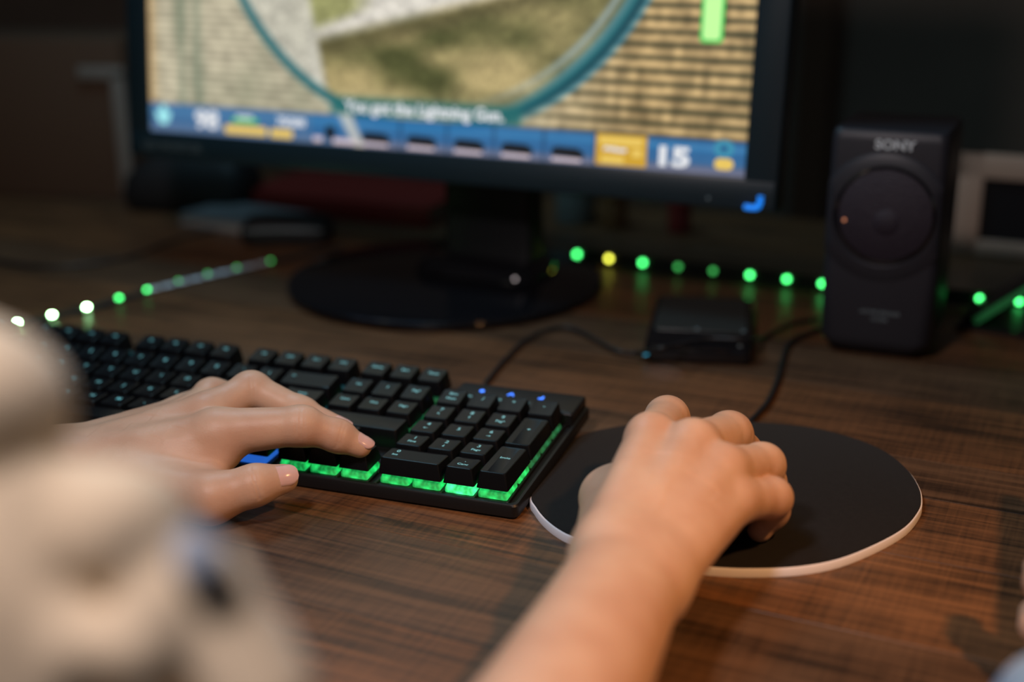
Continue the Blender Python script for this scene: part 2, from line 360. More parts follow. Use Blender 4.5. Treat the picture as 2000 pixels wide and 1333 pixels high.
for row, (v, keys) in rows.items():
    u = 0
    for k in keys:
        if isinstance(k, tuple): put_key(row, u, v, k[0], k[1]); u += k[0]
        else: u += -k
put_key('A', 21.5, 2, 1, '+', 2.)
put_key('C', 21.5, 0, 1, 'Invio', 2.)
# separators of the plate between the glowing housings, raised plastic panels
bm = bmesh.new()
for u in (13.75, 15, 15.25, 16.25, 17.25, 18.25, 18.5, 20.5, 21.5, 22.5):
    add_box(bm, u*P-.75, u*P+.75, -2.5, 100, -5.9, -4.3, .2, 1)
for v in (1, 2, 3, 4): add_box(bm, 0, 22.5*P, v*P-.5, v*P+.5, -5.9, -4.7, 0)
link('plate_rib', bm_mesh(bm, 'plate_rib', 30), m_abs, kb)
L = lambda a, b, c, d, zs: [[(x, y, z) for x, y in rrect(a*P+k, b*P-k, c*P+k, d*P-k, 1.5)] for k, z in zs]
loft('indicator_panel', L(18.55, U1-.12, 5.12, V1-.06, ((0, -5.5), (0, 1.6), (.6, 2.4), (1.2, 2.6))), m_abs, kb)
loft('blank_panel', L(15.27, 18.24, 2.02, 3.0, ((0, -5.5), (1.2, 5.6), (1.6, 6.4), (2.3, 6.6))), m_key, kb)
for i, (u, s) in enumerate(((19.42, 'Num'), (20.42, 'Caps'), (21.42, 'Scr'))):
    l = link('legend', text_mesh(s, 3.6, .03, .04), m_legend, kb); l.location = ((u-.35)*P*MM, 5.52*P*MM, .00265)
    l = lathe('legend', [(1.0, 0), (1.0, .05), (.7, .05)], m_legend, kb, 12); l.location = ((u-.35)*P*MM, 5.33*P*MM, .0026)
    bm = bmesh.new()
    if i == 0: add_disc_lathe(bm, [(1.5, 0), (1.5, .3), (.8, .5)], 16)
    elif i == 1:
        for sx in (-1, 1): add_box(bm, -.35, .35, -1.9, 1.5, 0, .4, 0, 1, Matrix.Translation((sx*.9, 0, 0)) @ Matrix.Rotation(sx*.5, 4, 'Z'))
    else:
        add_box(bm, .3, 1.4, -1.6, 2.0, 0, .4, .1, 1); add_box(bm, -1.5, 1.0, -1.6, -.5, 0, .4, .1, 1)
    o = link('indicator_led', bm_mesh(bm, 'indicator_led', 30), m_led_blue, kb); o.location = ((u)*P*MM, 5.98*P*MM, .0026)

# ------------------------------------------------------------------ monitor
ex = Vector((0.9952841622, -0.0957286184, 0)); yaw = math.atan2(ex.y, ex.x)
tilt = math.radians(6)
mon = thing('monitor', (-205, 404, 0), 'dark blue-grey flat monitor showing a bright game scene', 'monitor', (0, 0, yaw))
# local frame of the monitor: x along the panel, y away from the camera, z up, origin at the stand
def mloc(p):  # world mm -> monitor local mm
    return Matrix.Rotation(-yaw, 3, 'Z') @ (Vector(p)-Vector((-205, 404, 0)))
A0 = mloc((-499.7, 390.5, 96.8))
ez = Vector((0, math.sin(tilt), math.cos(tilt))); ey = Vector((0, math.cos(tilt), -math.sin(tilt)))
PM = Matrix(((1, 0, 0, A0.x*MM), (0, ey.y, ez.y, A0.y*MM), (0, ey.z, ez.z, A0.z*MM), (0, 0, 0, 1)))   # panel frame -> monitor frame
def on_panel(o, x=0, y=0, z=0):
    o.matrix_local = PM @ Matrix.Translation((x*MM, y*MM, z*MM)); return o
WP, HP = 580, 372; SX0, SX1, SZ0, SZ1 = 23.5, 555.5, 23, 349
bm = bmesh.new()
add_box(bm, 0, WP, 0, 26, 0, SZ0, 2.2); add_box(bm, 0, WP, 0, 26, SZ1, HP, 2.2)
add_box(bm, 0, SX0, .02, 25.9, 1.5, HP-1.5, 2.0); add_box(bm, SX1, WP, .02, 25.9, 1.5, HP-1.5, 2.0)
on_panel(link('bezel', bm_mesh(bm, 'bezel', 35), m_bezel, mon))
bm = bmesh.new(); add_loft(bm, [[(x, y, z) for x, z in rrect(k, WP-k, k, HP-k, 5)] for k, y in ((4, 24), (6, 40), (60, 58))])
on_panel(link('back_shell', bm_mesh(bm, 'back_shell', 30), m_abs, mon))
# screen: one flat panel of picture elements
def screen_rgb(X, Z):
    n = X.shape
    rng = np.random.RandomState(3)
    def vn(sx, sz, seed):      # value noise
        r = np.random.RandomState(seed); g = r.rand(128, 128)
        x = X/sx; z = Z/sz; xi = np.floor(x).astype(int); zi = np.floor(z).astype(int); fx = x-xi; fz = z-zi
        fx = fx*fx*(3-2*fx); fz = fz*fz*(3-2*fz); a = g[zi % 128, xi % 128]; b = g[zi % 128, (xi+1) % 128]; c = g[(zi+1) % 128, xi % 128]; d = g[(zi+1) % 128, (xi+1) % 128]
        return (a*(1-fx)+b*fx)*(1-fz)+(c*(1-fx)+d*fx)*fz
    def mix(a, b, t): t = np.clip(t, 0, 1)[..., None]; return a*(1-t)+b*t
    c = lambda r, g, b: np.array([r, g, b], float)/255
    # brick wall of thin courses
    per = np.where(X > 300, 9.3, 5.8)
    ph = (Z+X*.008+.7*(vn(22, 4, 12)-.5)) % per/per
    cell = np.where(X > 300, vn(9, 9.3, 5), vn(7, 5.8, 6))
    right = np.clip((X-350)/120, 0, 1)
    mort = np.exp(-((ph-.5)/.2)**2)
    brick = mix(np.broadcast_to(c(196, 186, 160), n+(3,)), c(214, 180, 126), right)
    brick = brick*(.84+.30*cell[..., None]+right[..., None]*.45*(vn(5.5, 9.3, 44)-.5)[..., None])*(1-.10*right[..., None])
    blot = np.clip(vn(18, 60, 9)-.55, 0, 1)*2.2
    brick = mix(brick, c(140, 142, 118), blot*(1-right)*.7)
    for x0 in (56, 72): brick = mix(brick, c(118, 132, 112), np.exp(-((X-x0-vn(9, 40, 2)*6)/5)**2)*.6)
    brick = mix(brick, c(52, 56, 40), mort*(.25+.85*right)[...])
    brick = mix(brick, c(196, 150, 90), np.exp(-((X-SX0)/7)**2)*.6)
    col = brick
    # the scope picture
    cx, cz, r = 293.7, 243.3, 200.9
    rr = np.hypot(X-cx, Z-cz)
    g = mix(np.broadcast_to(c(178, 160, 112), n+(3,)), c(80, 82, 50), np.clip((vn(34, 16, 21)*.6+vn(70, 30, 22)*.6-.42)*2.0, 0, 1))
    g = mix(g, c(196, 178, 132), np.clip((75-Z)/30, 0, 1)*.7)
    band = Z-(104+(X-208)*.235)      # pale road above the dark edge
    g = mix(g, c(92, 86, 58), np.exp(-((band+3)/8)**2)*.8)
    g = mix(g, c(214, 208, 196), np.clip((band-1)/9, 0, 1))
    g = mix(g, c(150, 150, 100), np.clip((Z-118-(X-215)*.35)/8, 0, 1)*np.clip((250-X)/25, 0, 1))
    post = mix(np.broadcast_to(c(204, 200, 186), n+(3,)), c(186, 182, 164), vn(20, 40, 8))
    g = mix(g, post, np.clip((204-(Z-80)*.24-X)/5, 0, 1))
    g = g*(.80+.20*vn(2.2, 2.2, 31)[..., None]+.20*vn(7, 4, 32)[..., None])
    g[..., :] = mix(g, c(214, 206, 188), np.clip((Z-160)/40, 0, 1)*.4)
    col = mix(col, g, np.clip((r-rr)/2.0, 0, 1))
    # pale post continuing below the ring
    pb = np.clip((X-(196+(70-Z)*.62))/3, 0, 1)*np.clip(((222+(70-Z)*.52)-X)/3, 0, 1)*(Z < 70)*(rr > r)
    col = mix(col, c(206, 198, 182), pb*.9)
    # ring: thick teal on the left, double band on the right
    teal = c(38, 104, 112)
    tr = np.clip((X-330)/90, 0, 1)
    wd = 4.2+2.6*tr
    col = mix(col, teal, np.exp(-((rr-r-1)/wd)**4))
    col = mix(col, c(84, 140, 156), np.exp(-((rr-r+6)/2.6)**2)*tr*.75)
    col = mix(col, c(150, 172, 176), np.exp(-((rr-r+14)/2.6)**2)*tr*.8)
    col = mix(col, c(22, 52, 66), np.exp(-((rr-r-2.5)/1.7)**2)*tr)
    col = mix(col, c(80, 142, 170), np.exp(-((rr-r-7.5)/1.8)**2)*tr*.6)
    # caption shadow
    d = np.maximum(np.abs(X-294)-82, 0)**2/16+np.maximum(np.abs(Z-(55+(X-294)*.0))-4.5, 0)**2/9
    col = mix(col, c(40, 104, 104), np.exp(-d)*.85)
    # lower status bar
    bar = (Z < 46.5)
    bc = mix(np.broadcast_to(c(44, 98, 152), n+(3,)), c(52, 120, 176), np.exp(-((Z-41)/3.2)**2))
    bc = mix(bc, c(120, 112, 132), np.clip((31-Z)/4, 0, 1)*np.where(X > 230, 1, .55)*.75)
    bc = mix(bc, c(96, 116, 150), (X < 190)*.35*np.ones(n))
    for x0 in (231, 274, 316, 357, 399, 441): bc = mix(bc, c(30, 62, 100), np.exp(-((X-x0)/1.4)**2)*.7)
    col = np.where(bar[..., None], mix(col, bc, np.full(n, .93)), col)
    col = mix(col, c(222, 212, 196), (Z < 46.5)*np.clip((X-(200+(70-Z)*.62))/4, 0, 1)*np.clip(((219+(70-Z)*.52)-X)/4, 0, 1)*.75)
    return np.clip(col, 0, 1)**2.2
nx, nz = 420, 256
gx = np.linspace(SX0-1, SX1+1, nx); gz = np.linspace(SZ0-1, SZ1+1, nz)
GX, GZ = np.meshgrid(gx, gz)
co = np.zeros((nx*nz, 3)); co[:, 0] = GX.ravel()*MM; co[:, 1] = 2.0*MM; co[:, 2] = GZ.ravel()*MM
idx = np.arange(nx*nz).reshape(nz, nx)
faces = np.stack([idx[:-1, :-1], idx[:-1, 1:], idx[1:, 1:], idx[1:, :-1]], -1).reshape(-1, 4)
def np_mesh(name, co, faces):
    me = bpy.data.meshes.new(name); n = faces.shape[1]
    me.vertices.add(len(co)); me.vertices.foreach_set('co', np.ascontiguousarray(co, np.float32).ravel())
    me.loops.add(faces.size); me.loops.foreach_set('vertex_index', faces.astype(np.int32).ravel())
    me.polygons.add(len(faces)); me.polygons.foreach_set('loop_start', np.arange(0, faces.size, n, dtype=np.int32))
    me.update(calc_edges=True); return me
sm = np_mesh('screen', co, faces)
ca = sm.color_attributes.new('picture', 'FLOAT_COLOR', 'POINT')
rgb = screen_rgb(GX, GZ).reshape(-1, 3)
ca.data.foreach_set('color', np.c_[rgb, np.ones(len(rgb))].astype(np.float32).ravel())
m_scr = bpy.data.materials.new('screen_picture'); m_scr.use_nodes = True
N, L_, b = nodes(m_scr); b.inputs['Base Color'].default_value = (.01, .01, .01, 1); b.inputs['Roughness'].default_value = .45
at = N.new('ShaderNodeAttribute'); at.attribute_name = 'picture'; L_.new(at.outputs['Color'], b.inputs['Emission Color']); b.inputs['Emission Strength'].default_value = 1.0
scr = on_panel(link('screen', sm, m_scr, mon))
def em(name, r, g, b_, s=1.): 
    f = lambda v: (v/255)**2.2
    return mat(name, (.01, .01, .01), .5, emit=(f(r), f(g), f(b_)), es=s)
e_white = em('screen_white', 226, 228, 232); e_yel = em('screen_yellow', 232, 196, 96); e_gold = em('screen_gold', 206, 160, 52); e_gr = em('screen_green', 60, 190, 80)
e_lg = em('screen_light_green', 196, 255, 160); e_green = em('screen_rim_green', 60, 200, 90); e_dark = em('screen_dark', 28, 30, 34); e_cyan = em('screen_cyan', 160, 232, 238); e_pink = em('screen_pale', 214, 196, 204)
def sprite(name, pts, m, dy=1.6):
    bm = bmesh.new(); add_loft(bm, [[(x, dy, z) for x, z in pts], [(x, dy+.3, z) for x, z in pts]])
    o = link(name, bm_mesh(bm, name), m, scr); return o
def stext(s, x, z, size, m=None, bold=.0, sx=1., dy=1.4, rot=0.):
    me = text_mesh(s, size, .1, bold); me.materials.append(m or e_white)
    o = link('screen_text', me, None, scr)
    o.matrix_local = Matrix.Translation((x*MM, dy*MM, z*MM)) @ Matrix.Rotation(PI/2, 4, 'X') @ Matrix.Rotation(rot, 4, 'Z') @ Matrix.Diagonal((sx, 1, 1, 1)); return o
stext('You got the Lightning Gun.', 294, 54.5, 13.0, bold=.42, sx=1.0)
stext('98', 84.5, 34.8, 20, bold=.8, sx=1.2); stext('15', 501, 33.0, 18.5, bold=1.0, sx=1.5)
stext('+', 38, 36, 26, e_cyan, bold=1.6); sprite('health_icon', rrect(31.5, 44.5, 29, 42, 6.4), e_cyan)
sprite('armor_bar', rrect(103, 146, 25.5, 32.5, 2.5), e_yel); sprite('armor_bar', rrect(149.5, 172, 25.0, 32, 2.5), e_yel)
sprite('icon_green', rrect(111, 137, 35, 38.5, 1.7), e_gr, 1.5); sprite('icon_pale', rrect(115, 132, 38, 41, 1.4), e_white, 1.6)
stext('75/200', 170.5, 38.2, 9.0, bold=.4, sx=1.1)
sprite('ammo_cell', rrect(441.5, 481.5, 24.2, 47, .8), e_gold, 1.7)
for (a, b, c, d, m) in ((446, 464, 25.6, 31, e_yel), (444, 478, 39, 45, e_yel), (470, 478, 31, 37, e_yel)): sprite('ammo_detail', rrect(a, b, c, d, 1.5), m, 1.5)
stext('~--', 457, 36.5, 13, e_white, bold=.6, sx=1.1, dy=1.3)
for i, x in enumerate((252, 294, 336, 377, 419)):
    sprite('weapon_icon', [(x-13, 28), (x+12, 26.8), (x+13.5, 31), (x+8, 34.5), (x-9, 35), (x-13.5, 33)], e_dark)
    sprite('weapon_ammo', rrect(x-13, x+11, 24.2, 26.6, 1), e_pink)
sprite('weapon_icon', rrect(204, 213, 27, 38, 3), e_dark); sprite('weapon_ammo', rrect(192, 201, 24.5, 28.5, 1.5), e_pink); sprite('weapon_ammo', rrect(211, 232, 24, 28, 1.5), e_pink)
sprite('team_icon', rrect(532, 547, 36, 48, 5.9), em('screen_teal', 62, 140, 170)); sprite('team_icon', rrect(537, 542, 40, 44, 1.9), em('screen_navy', 36, 80, 130), 1.4)
sprite('team_icon', rrect(533, 547, 27, 35, 3.9), e_yel)
sprite('meter_rim', rrect(516, 533, 115, 330, 3), e_green); sprite('meter_fill', rrect(518.2, 530.8, 117.2, 328, 2.6), e_lg, 1.3)
# bezel lettering, power mark
me = text_mesh('LED MONITOR', 9.5, .1, .1, 'LEFT'); me.materials.append(mat('bezel_print', (.10, .13, .14), .5))
o = link('bezel_text', me, None, mon); o.matrix_local = PM @ Matrix.Translation((16*MM, -.15*MM, 10*MM)) @ Matrix.Rotation(PI/2, 4, 'X')
bm = bmesh.new(); add_tube(bm, spline([(558, -.4, 2.6), (563, -.4, 2.2), (567.5, -.4, 3.0), (569, -.4, 7), (569, -.4, 11)], 6), 2.0, 10)
on_panel(link('power_light_or_glint', bm_mesh(bm, 'power_light_or_glint', 60), mat('power_blue', (.02, .1, .5), .4, emit=(.01, .22, .85), es=1.0), mon))
lathe('power_button', [(1.2, 0), (1.2, .6), (.8, .9)], m_print, mon, 12).matrix_local = PM @ Matrix.Translation((.531, -.0002, .006)) @ Matrix.Rotation(PI/2, 4, 'X')
# stand
lathe('stand_base', [(10, .5), (128, .5), (131.5, 2.5), (132, 5), (131, 7), (126, 8.5), (60, 10), (10, 10.2)], m_gloss, mon, 96)
nk = mloc((-171, 432, 0))
loft('neck', [[(nk.x+x, nk.y+y, z) for x, y in rrect(-hw, hw, -16+k, 16, 7)] for z, hw, k in ((11, 44, -4), (22, 41, 0), (60, 40, 0), (130, 40, -2), (190, 42, -4))], m_abs, mon, 40)
loft('neck_foot', [[(nk.x+x, nk.y+y, z) for x, y in rrect(-58+k, 50-k, -44+k, 26-k, 14)] for z, k in ((11, 0), (19, 2), (23, 6), (24, 14))], m_gloss, mon, 40)
box('hinge', nk.x-30, nk.x+30, nk.y-42, nk.y+6, 150, 200, m_abs, mon, 3)

# ------------------------------------------------------------------ speaker
spk = thing('speaker', (155, 366, 0), 'tall dark desktop speaker with round grille standing right of the monitor', 'speaker', (0, 0, math.radians(-4)))
def sp_loop(z, hw, y0, y1, r): return [(x, y, z) for x, y in rrect(-hw, hw, y0, y1, r, 5)]
prof = [(3, 33, -34, 46, 16), (7, 36.5, -39, 48, 14), (14, 38, -41, 48, 10), (60, 38.5, -41, 48, 7), (120, 38.5, -40, 48, 6), (152, 38.5, -39, 47, 6), (157, 38, -38, 46, 6), (159, 36.5, -36.5, 44, 6)]
m_spk = noise_bump(mat('speaker_plastic', (.026, .027, .036), .45, spec=.45), 2500, .00004, .3)
loft('cabinet', [sp_loop(*p) for p in prof], m_spk, spk, 40)
loft('foot', [sp_loop(z, 28, -30, 42, 14) for z in (.2, 3.2)], m_rubber, spk)
YF = -40.2
def face_M(x, z, y=YF): return Matrix.Translation((x, y, z)) @ Matrix.Rotation(PI/2, 4, 'X')
lathe('power_light_or_glint', [(1.1, 0), (1.1, .6), (.5, .9)], mat('orange_glint', (.5, .2, .1), .4, emit=(.55, .20, .10), es=1.0), spk, 12, face_M(-25, 98, YF-4.6))  # warm lamp's reflection on the grille, drawn as a small glowing dot
# raised round surround, ring, woven grille, cone behind
su = lathe('surround', [(45, -3), (45, .2), (42.5, 1.8), (34, 2.4), (32.5, 1.2), (32, -2)], m_spk, spk, 96, face_M(0, 100))
for v in su.data.vertices: v.co.x = max(-.0378, min(.0378, v.co.x))
lathe('ring', [(33.6, 1.4), (33.6, 3.0), (31.8, 3.4), (30.6, 1.6)], m_gloss, spk, 72, face_M(1.5, 103))
m_mesh = mat('grille_cloth', (.026, .020, .034), .5, spec=.5)
N, L_, b = nodes(m_mesh); tc = N.new('ShaderNodeTexCoord'); vo = N.new('ShaderNodeTexVoronoi'); vo.inputs['Scale'].default_value = 900
L_.new(tc.outputs['Object'], vo.inputs['Vector']); bp = N.new('ShaderNodeBump'); bp.inputs['Distance'].default_value = .0004; L_.new(vo.outputs['Distance'], bp.inputs['Height']); L_.new(bp.outputs['Normal'], b.inputs['Normal'])
lathe('grille', [(31.8, 1.4), (31.2, 3.2), (24, 5.0), (12, 6.3), (1, 6.6)], m_mesh, spk, 64, face_M(1.5, 103))
lathe('dust_cap', [(9, 6.2), (8, 6.9), (3, 7.4), (.5, 7.5)], m_mesh, spk, 32, face_M(3, 99))
o = link('logo', text_mesh('SONY', 8.8, .15, .32), m_logo, spk); o.matrix_local = Matrix.Translation((.004, -.0402, .1500)) @ Matrix.Rotation(PI/2, 4, 'X') @ Matrix.Diagonal((1.12, 1, 1, 1))
for s, z, sz in (('ACTIVE SPEAKER', 33.5, 3.6), ('SYSTEM', 28.6, 3.2)):
    o = link('print', text_mesh(s, sz, .1, .04), m_print, spk); o.matrix_local = Matrix.Translation((.003, -.0413, z*MM)) @ Matrix.Rotation(PI/2, 4, 'X') @ Matrix.Diagonal((1.0, 1, 1, 1))

# ------------------------------------------------------------------ round pad, mouse, drive
pad = thing('mouse_pad', (100, 70, 0), 'round black cloth mouse pad with a white rim', 'mouse pad')
pp = [(p[0]-100, p[1]-70) for p in spline(DATA['pad'], 4, True)]
prism_outline('rubber_base', pp, .1, 4.6, m_white, pad, .5)
c = 0
prism_outline('cloth_top', [(x*.992, y*.992) for x, y in pp], 4.5, 5.4, m_cloth, pad, .4)
mo = thing('mouse', (98, 30, 5.5), 'black computer mouse gripped by the right hand', 'mouse', (0, 0, math.radians(-3)))
def mloop(z, s, yo=0, sy=1.):
    P_ = []
    for k in range(40):
        a = 2*PI*k/40; x = 29*s*math.copysign(abs(math.cos(a))**.85, math.cos(a)); y = 52*s*sy*math.copysign(abs(math.sin(a))**.8, math.sin(a))
        x *= 1-.14*math.exp(-((y-5)/18)**2)
        P_.append((x, y+yo, z))
    return P_
loft('base_plate', [mloop(.2, .84), mloop(2.2, .9), mloop(3.2, .9)], m_rubber, mo, 50)
loft('shell', [mloop(3.0, .94), mloop(8, 1.0), mloop(16, .99, -1), mloop(22, .93, -2), mloop(27, .80, -5), mloop(30.5, .58, -9), mloop(32, .3, -12)], m_abs, mo, 60)
box('pale_edge', 22, 29.5, -10, -4.5, .4, 3.6, mat('pale_plastic', (.60, .52, .44), .5), mo, .6)
lathe('wheel', [(5.5, -3.5), (7, -3), (7, 3), (5.5, 3.5)], m_rubber, mo, 24, Matrix.Translation((0, 28, 20)) @ Matrix.Rotation(PI/2, 4, 'Y'))
cb = tube('mouse_cable', spline([(104, 72, 9), (101, 100, 6.9), (96, 135, 6.9)]+DATA['mcab'][:1]+DATA['mcab'][1:]+[[128, 400, 3], [150, 470, 3]], 8), 1.7, m_cable); tag(cb, 'black mouse cable curving from the pad back past the speaker', 'cable')
drv = thing('external_drive', (28, 336, 0), 'small black box with a blue light in front of the speaker', 'drive', (0, 0, math.radians(10)))
loft('body', [[(x, y, z) for x, y in rrect(-37+k, 37-k, -64+k, 60-k, 6)] for z, k in ((.3, 1.2), (1.5, 0), (11, 0), (12.6, .7), (13, 2))], m_gloss, drv, 35)
loft('top_plate', [[(x, y, z) for x, y in rrect(-33+k, 33-k, -30+k, 56-k, 4)] for z, k in ((12.8, 0), (13.3, .3))], mat('brushed_dark', (.05, .052, .048), .3, metal=.2), drv, 35)
lathe('status_light', [(1.9, 0), (1.9, .8), (1, 1.2)], mat('cyan_light', (.05, .3, .4), .4, emit=(.03, .22, .34), es=1.6), drv, 16, Matrix.Translation((-35.6, -64.0, 6.5)) @ Matrix.Rotation(PI/2, 4, 'X'))
for x, y in ((-2, -26), (31, -26), (29, -60)): lathe('screw', [(1.6, 0), (1.6, .5), (1, .7)], m_print, drv, 12, Matrix.Translation((x, y, 13.2)))
cb = tube('keyboard_cable', spline([(-79, 136, 6)]+DATA['kcab'], 8), 1.5, m_cable); tag(cb, 'thin black keyboard cable looping back towards the small black box', 'cable')
cb = tube('thin_cable', spline(DATA['lcab'], 8), 1.6, m_cable); tag(cb, 'thin black cable lying at the far left of the desk', 'cable')

# ------------------------------------------------------------------ LED strips
def led_strip(name, path, leds, label, upright, seg_w=None):
    t = thing(name, path[0][:2]+[0], label, 'led strip')
    o0 = Vector((path[0][0], path[0][1], 0))
    bm = bmesh.new(); pts = [Vector(p)-o0 for p in spline(path, 4)]
    loops = []
    for i, p in enumerate(pts):
        d = (pts[min(i+1, len(pts)-1)]-pts[max(i-1, 0)]); d.z = 0; d.normalize(); s = Vector((d.y, -d.x, 0))
        if upright: q = [(s*.6, .5), (s*-.6, .5), (s*-.6, 13), (s*.6, 13)]
        else: q = [(s*5, .2), (s*-5, .2), (s*-5, 2.0), (s*5, 2.0)]
        loops.append([Vector((p.x, p.y, 0))+a+Vector((0, 0, h)) for a, h in q])
    add_loft(bm, loops); link('strip_body', bm_mesh(bm, 'strip_body', 30), m_strip, t)
    for x, y, z, m, r in leds:
        b_ = bmesh.new(); add_disc_lathe(b_, [(r, -.5), (r, .6), (r*.6, 1.2)], 16)
        l = link('led', bm_mesh(b_, 'led', 40), m, t); l.location = Vector((x-o0.x, y-o0.y, z))*MM
        if upright: l.rotation_euler = (PI/2, 0, DR)
    return t, o0
LL = DATA['ledL']; LR = DATA['ledR']
ml = [m_led_hot, m_led_hot, m_led_hot, m_led_hot, m_led_green, m_led_green, m_led_faint, m_led_faint, m_led_faint, m_led_faint]
tl, o0 = led_strip('led_strip', [[-520, 80, 2]]+[[a, b, 2] for a, b, c in LL]+[[-366, 446, 2], [-345, 488, 2]], [(a, b, 2.6, ml[i], 2.0 if i < 5 else 1.6) for i, (a, b, c) in enumerate(LL)], 'led strip lying left of the keyboard with bright green diodes', False)
bm = bmesh.new()
pa, pb = Vector(LL[5][:2]+[0])-o0, Vector(LL[9][:2]+[0])-o0
d = (pb-pa).normalized(); s = Vector((d.y, -d.x, 0))
for i in range(9):
    p = pa.lerp(pb, i/9.0)+Vector((0, 0, 2.05)); q = pa.lerp(pb, (i+.8)/9.0)+Vector((0, 0, 2.05))
    vs = [bm.verts.new(v) for v in (p-s*4, q-s*4, q+s*4, p+s*4)]; f = bm.faces.new(vs)
    r_ = bmesh.ops.extrude_face_region(bm, geom=[f]); bmesh.ops.translate(bm, verts=[v for v in r_['geom'] if isinstance(v, bmesh.types.BMVert)], vec=(0, 0, .5))
tag(link('pale_segment', bm_mesh(bm, 'pale_segment'), m_strip_w, tl), 'pale blue-white stretch of the strip')
led_pts = []
for i, (a, b, c) in enumerate(LR):
    m = m_led_green if i != 1 else m_led_yel
    if i in (3, 4): m = m_led_faint
    led_pts.append((a, b-1.5, 7.5, m, 2.1))
for k in range(1, 3):
    a = [LR[7][j]*(1-k/4)+LR[8][j]*k/4 for j in range(3)]
    led_pts.append((a[0]+3, a[1]-1.5, 7.5, m_led_green, 2.1))
led_strip('led_strip', [[-122, 514, 2]]+[[a, b, 2] for a, b, c in LR]+[[330, 459, 2]], led_pts, 'led strip standing along the back of the desk behind the speaker with green diodes', True)

# ------------------------------------------------------------------ blurred things at the back
box_m = noise_bump(mat('brown_card', (.10, .055, .030), .8), 60, .0005, .3)
def simple(name, cat, label, loc, rz=0.): return thing(name, loc, label, cat, (0, 0, rz))
bk = simple('notebook', 'notebook', 'grey notebook lying behind the left half of the monitor', (-478, 545, 0), math.radians(-12))
box('cover', -62, 62, -35, 35, .3, 2.5, mat('grey_cover', (.22, .23, .24), .6), bk, .5); box('pages', -60, 60.5, -33.5, 33.5, 2.5, 10, mat('paper', (.42, .42, .40), .8), bk); box('cover', -62, 62, -35, 35, 10, 12, bk.children[0].data.materials[0], bk, .5)
pc = simple('pouch', 'pouch', 'black soft pouch lying behind the grey notebook end', (-408, 500, 0), math.radians(20))
loft('body', [[(x*s, y*s, z) for x, y in rrect(-44, 44, -24, 24, 14)] for z, s in ((.3, .9), (6, 1.), (16, .98), (22, .85), (24, .5))], m_rubber, pc, 60); tube('zip', spline([(-36, -22, 15), (0, -25, 16), (36, -22, 15)], 5), 1.2, m_print, pc)
rb = simple('book', 'book', 'red paperback lying on the desk behind the monitor', (-405, 655, 0), math.radians(-4))
box('pages', -110, 109, -60, 59, 2.4, 20, mat('paper_dim', (.25, .22, .18), .8), rb); m_red = mat('red_cover', (.22, .02, .015), .5)
box('cover', -112, 112, -62, 61, .3, 2.4, m_red, rb, .4); box('cover', -112, 112, -62, 61, 20, 22, m_red, rb, .4); box('spine', -112, 112, -63.5, -61, .3, 22, m_red, rb, .4)
bag = simple('bag', 'bag', 'black cloth bag slumped on the desk left behind the monitor', (-578, 600, 0), .1)
loft('body', [[(x*s+dx, y*s, z) for x, y in rrect(-70, 70, -35, 35, 22)] for z, s, dx in ((.3, .92, 0), (12, 1.03, 0), (34, 1.0, 4), (52, .8, 10), (60, .45, 14))], m_rubber, bag, 70); tube('handle', spline([(-30, 0, 50), (-20, 0, 82), (20, 0, 88), (40, 0, 52)], 6), 4, m_rubber, bag)
cr = simple('storage_box', 'box', 'brown storage box with a pale rim standing left of the monitor', (-712, 880, 0), math.radians(8))
cr.location.z = 0
bm = bmesh.new(); add_box(bm, -110, 110, -60, 60, 0.3, 172, 3); link('body', bm_mesh(bm, 'body', 30), box_m, cr)
bm = bmesh.new(); add_box(bm, 99, 114, -66, -58, .3, 140, 2); add_box(bm, 62, 114, -66, -58, 130, 144, 2); link('rim', bm_mesh(bm, 'rim', 30), mat('pale_rim', (.24, .22, .19), .6), cr)
cr.location = Vector((-775, 650, 0))*MM
fr = simple('picture_frame', 'frame', 'beige empty frame leaning behind the speaker at the right', (262, 640, 0), math.radians(-6))
m_beige = noise_bump(mat('beige_frame', (.48, .34, .25), .6), 80, .0004, .3)
bm = bmesh.new()
for a in ((-72, -50, 0, 8, .3, 92), (-72, 130, 0, 8, 70, 92), (108, 130, 0, 8, .3, 92), (-72, 130, 0, 8, .3, 14)): add_box(bm, *a, 1.5)
link('moulding', bm_mesh(bm, 'moulding', 30), m_beige, fr); box('backing', -66, 124, 6, 8.5, 6, 86, m_abs, fr)
st = simple('tablet_stand', 'stand', 'dark folding stand with a green reflection right of the speaker', (250, 440, 0), math.radians(-10))
def slab(name, p, q, w, th, m, par):
    p = Vector(p); q = Vector(q); d = (q-p).normalized(); s = Vector((0, 1, 0)); n = d.cross(s)
    bm = bmesh.new(); L0 = [p-s*w-n*th, p+s*w-n*th, p+s*w+n*th, p-s*w+n*th]
    add_loft(bm, [L0, [v+(q-p) for v in L0]]); return link(name, bm_mesh(bm, name), m, par)
m_gm = mat('green_reflection', (.04, .42, .12), .35)  # green LED reflection put into the base colour of rail and brace
slab('arm', (-36, 0, 3), (60, 0, 92), 26, 3.2, m_abs, st); slab('rail', (-28, -28, 6), (64, -28, 86), 1.5, 2.8, m_gm, st); slab('brace', (0, -20, 32), (26, -20, 4), 2, 2.2, m_gm, st); slab('base', (-40, 0, 2), (60, 0, 2), 34, 1.6, m_abs, st)
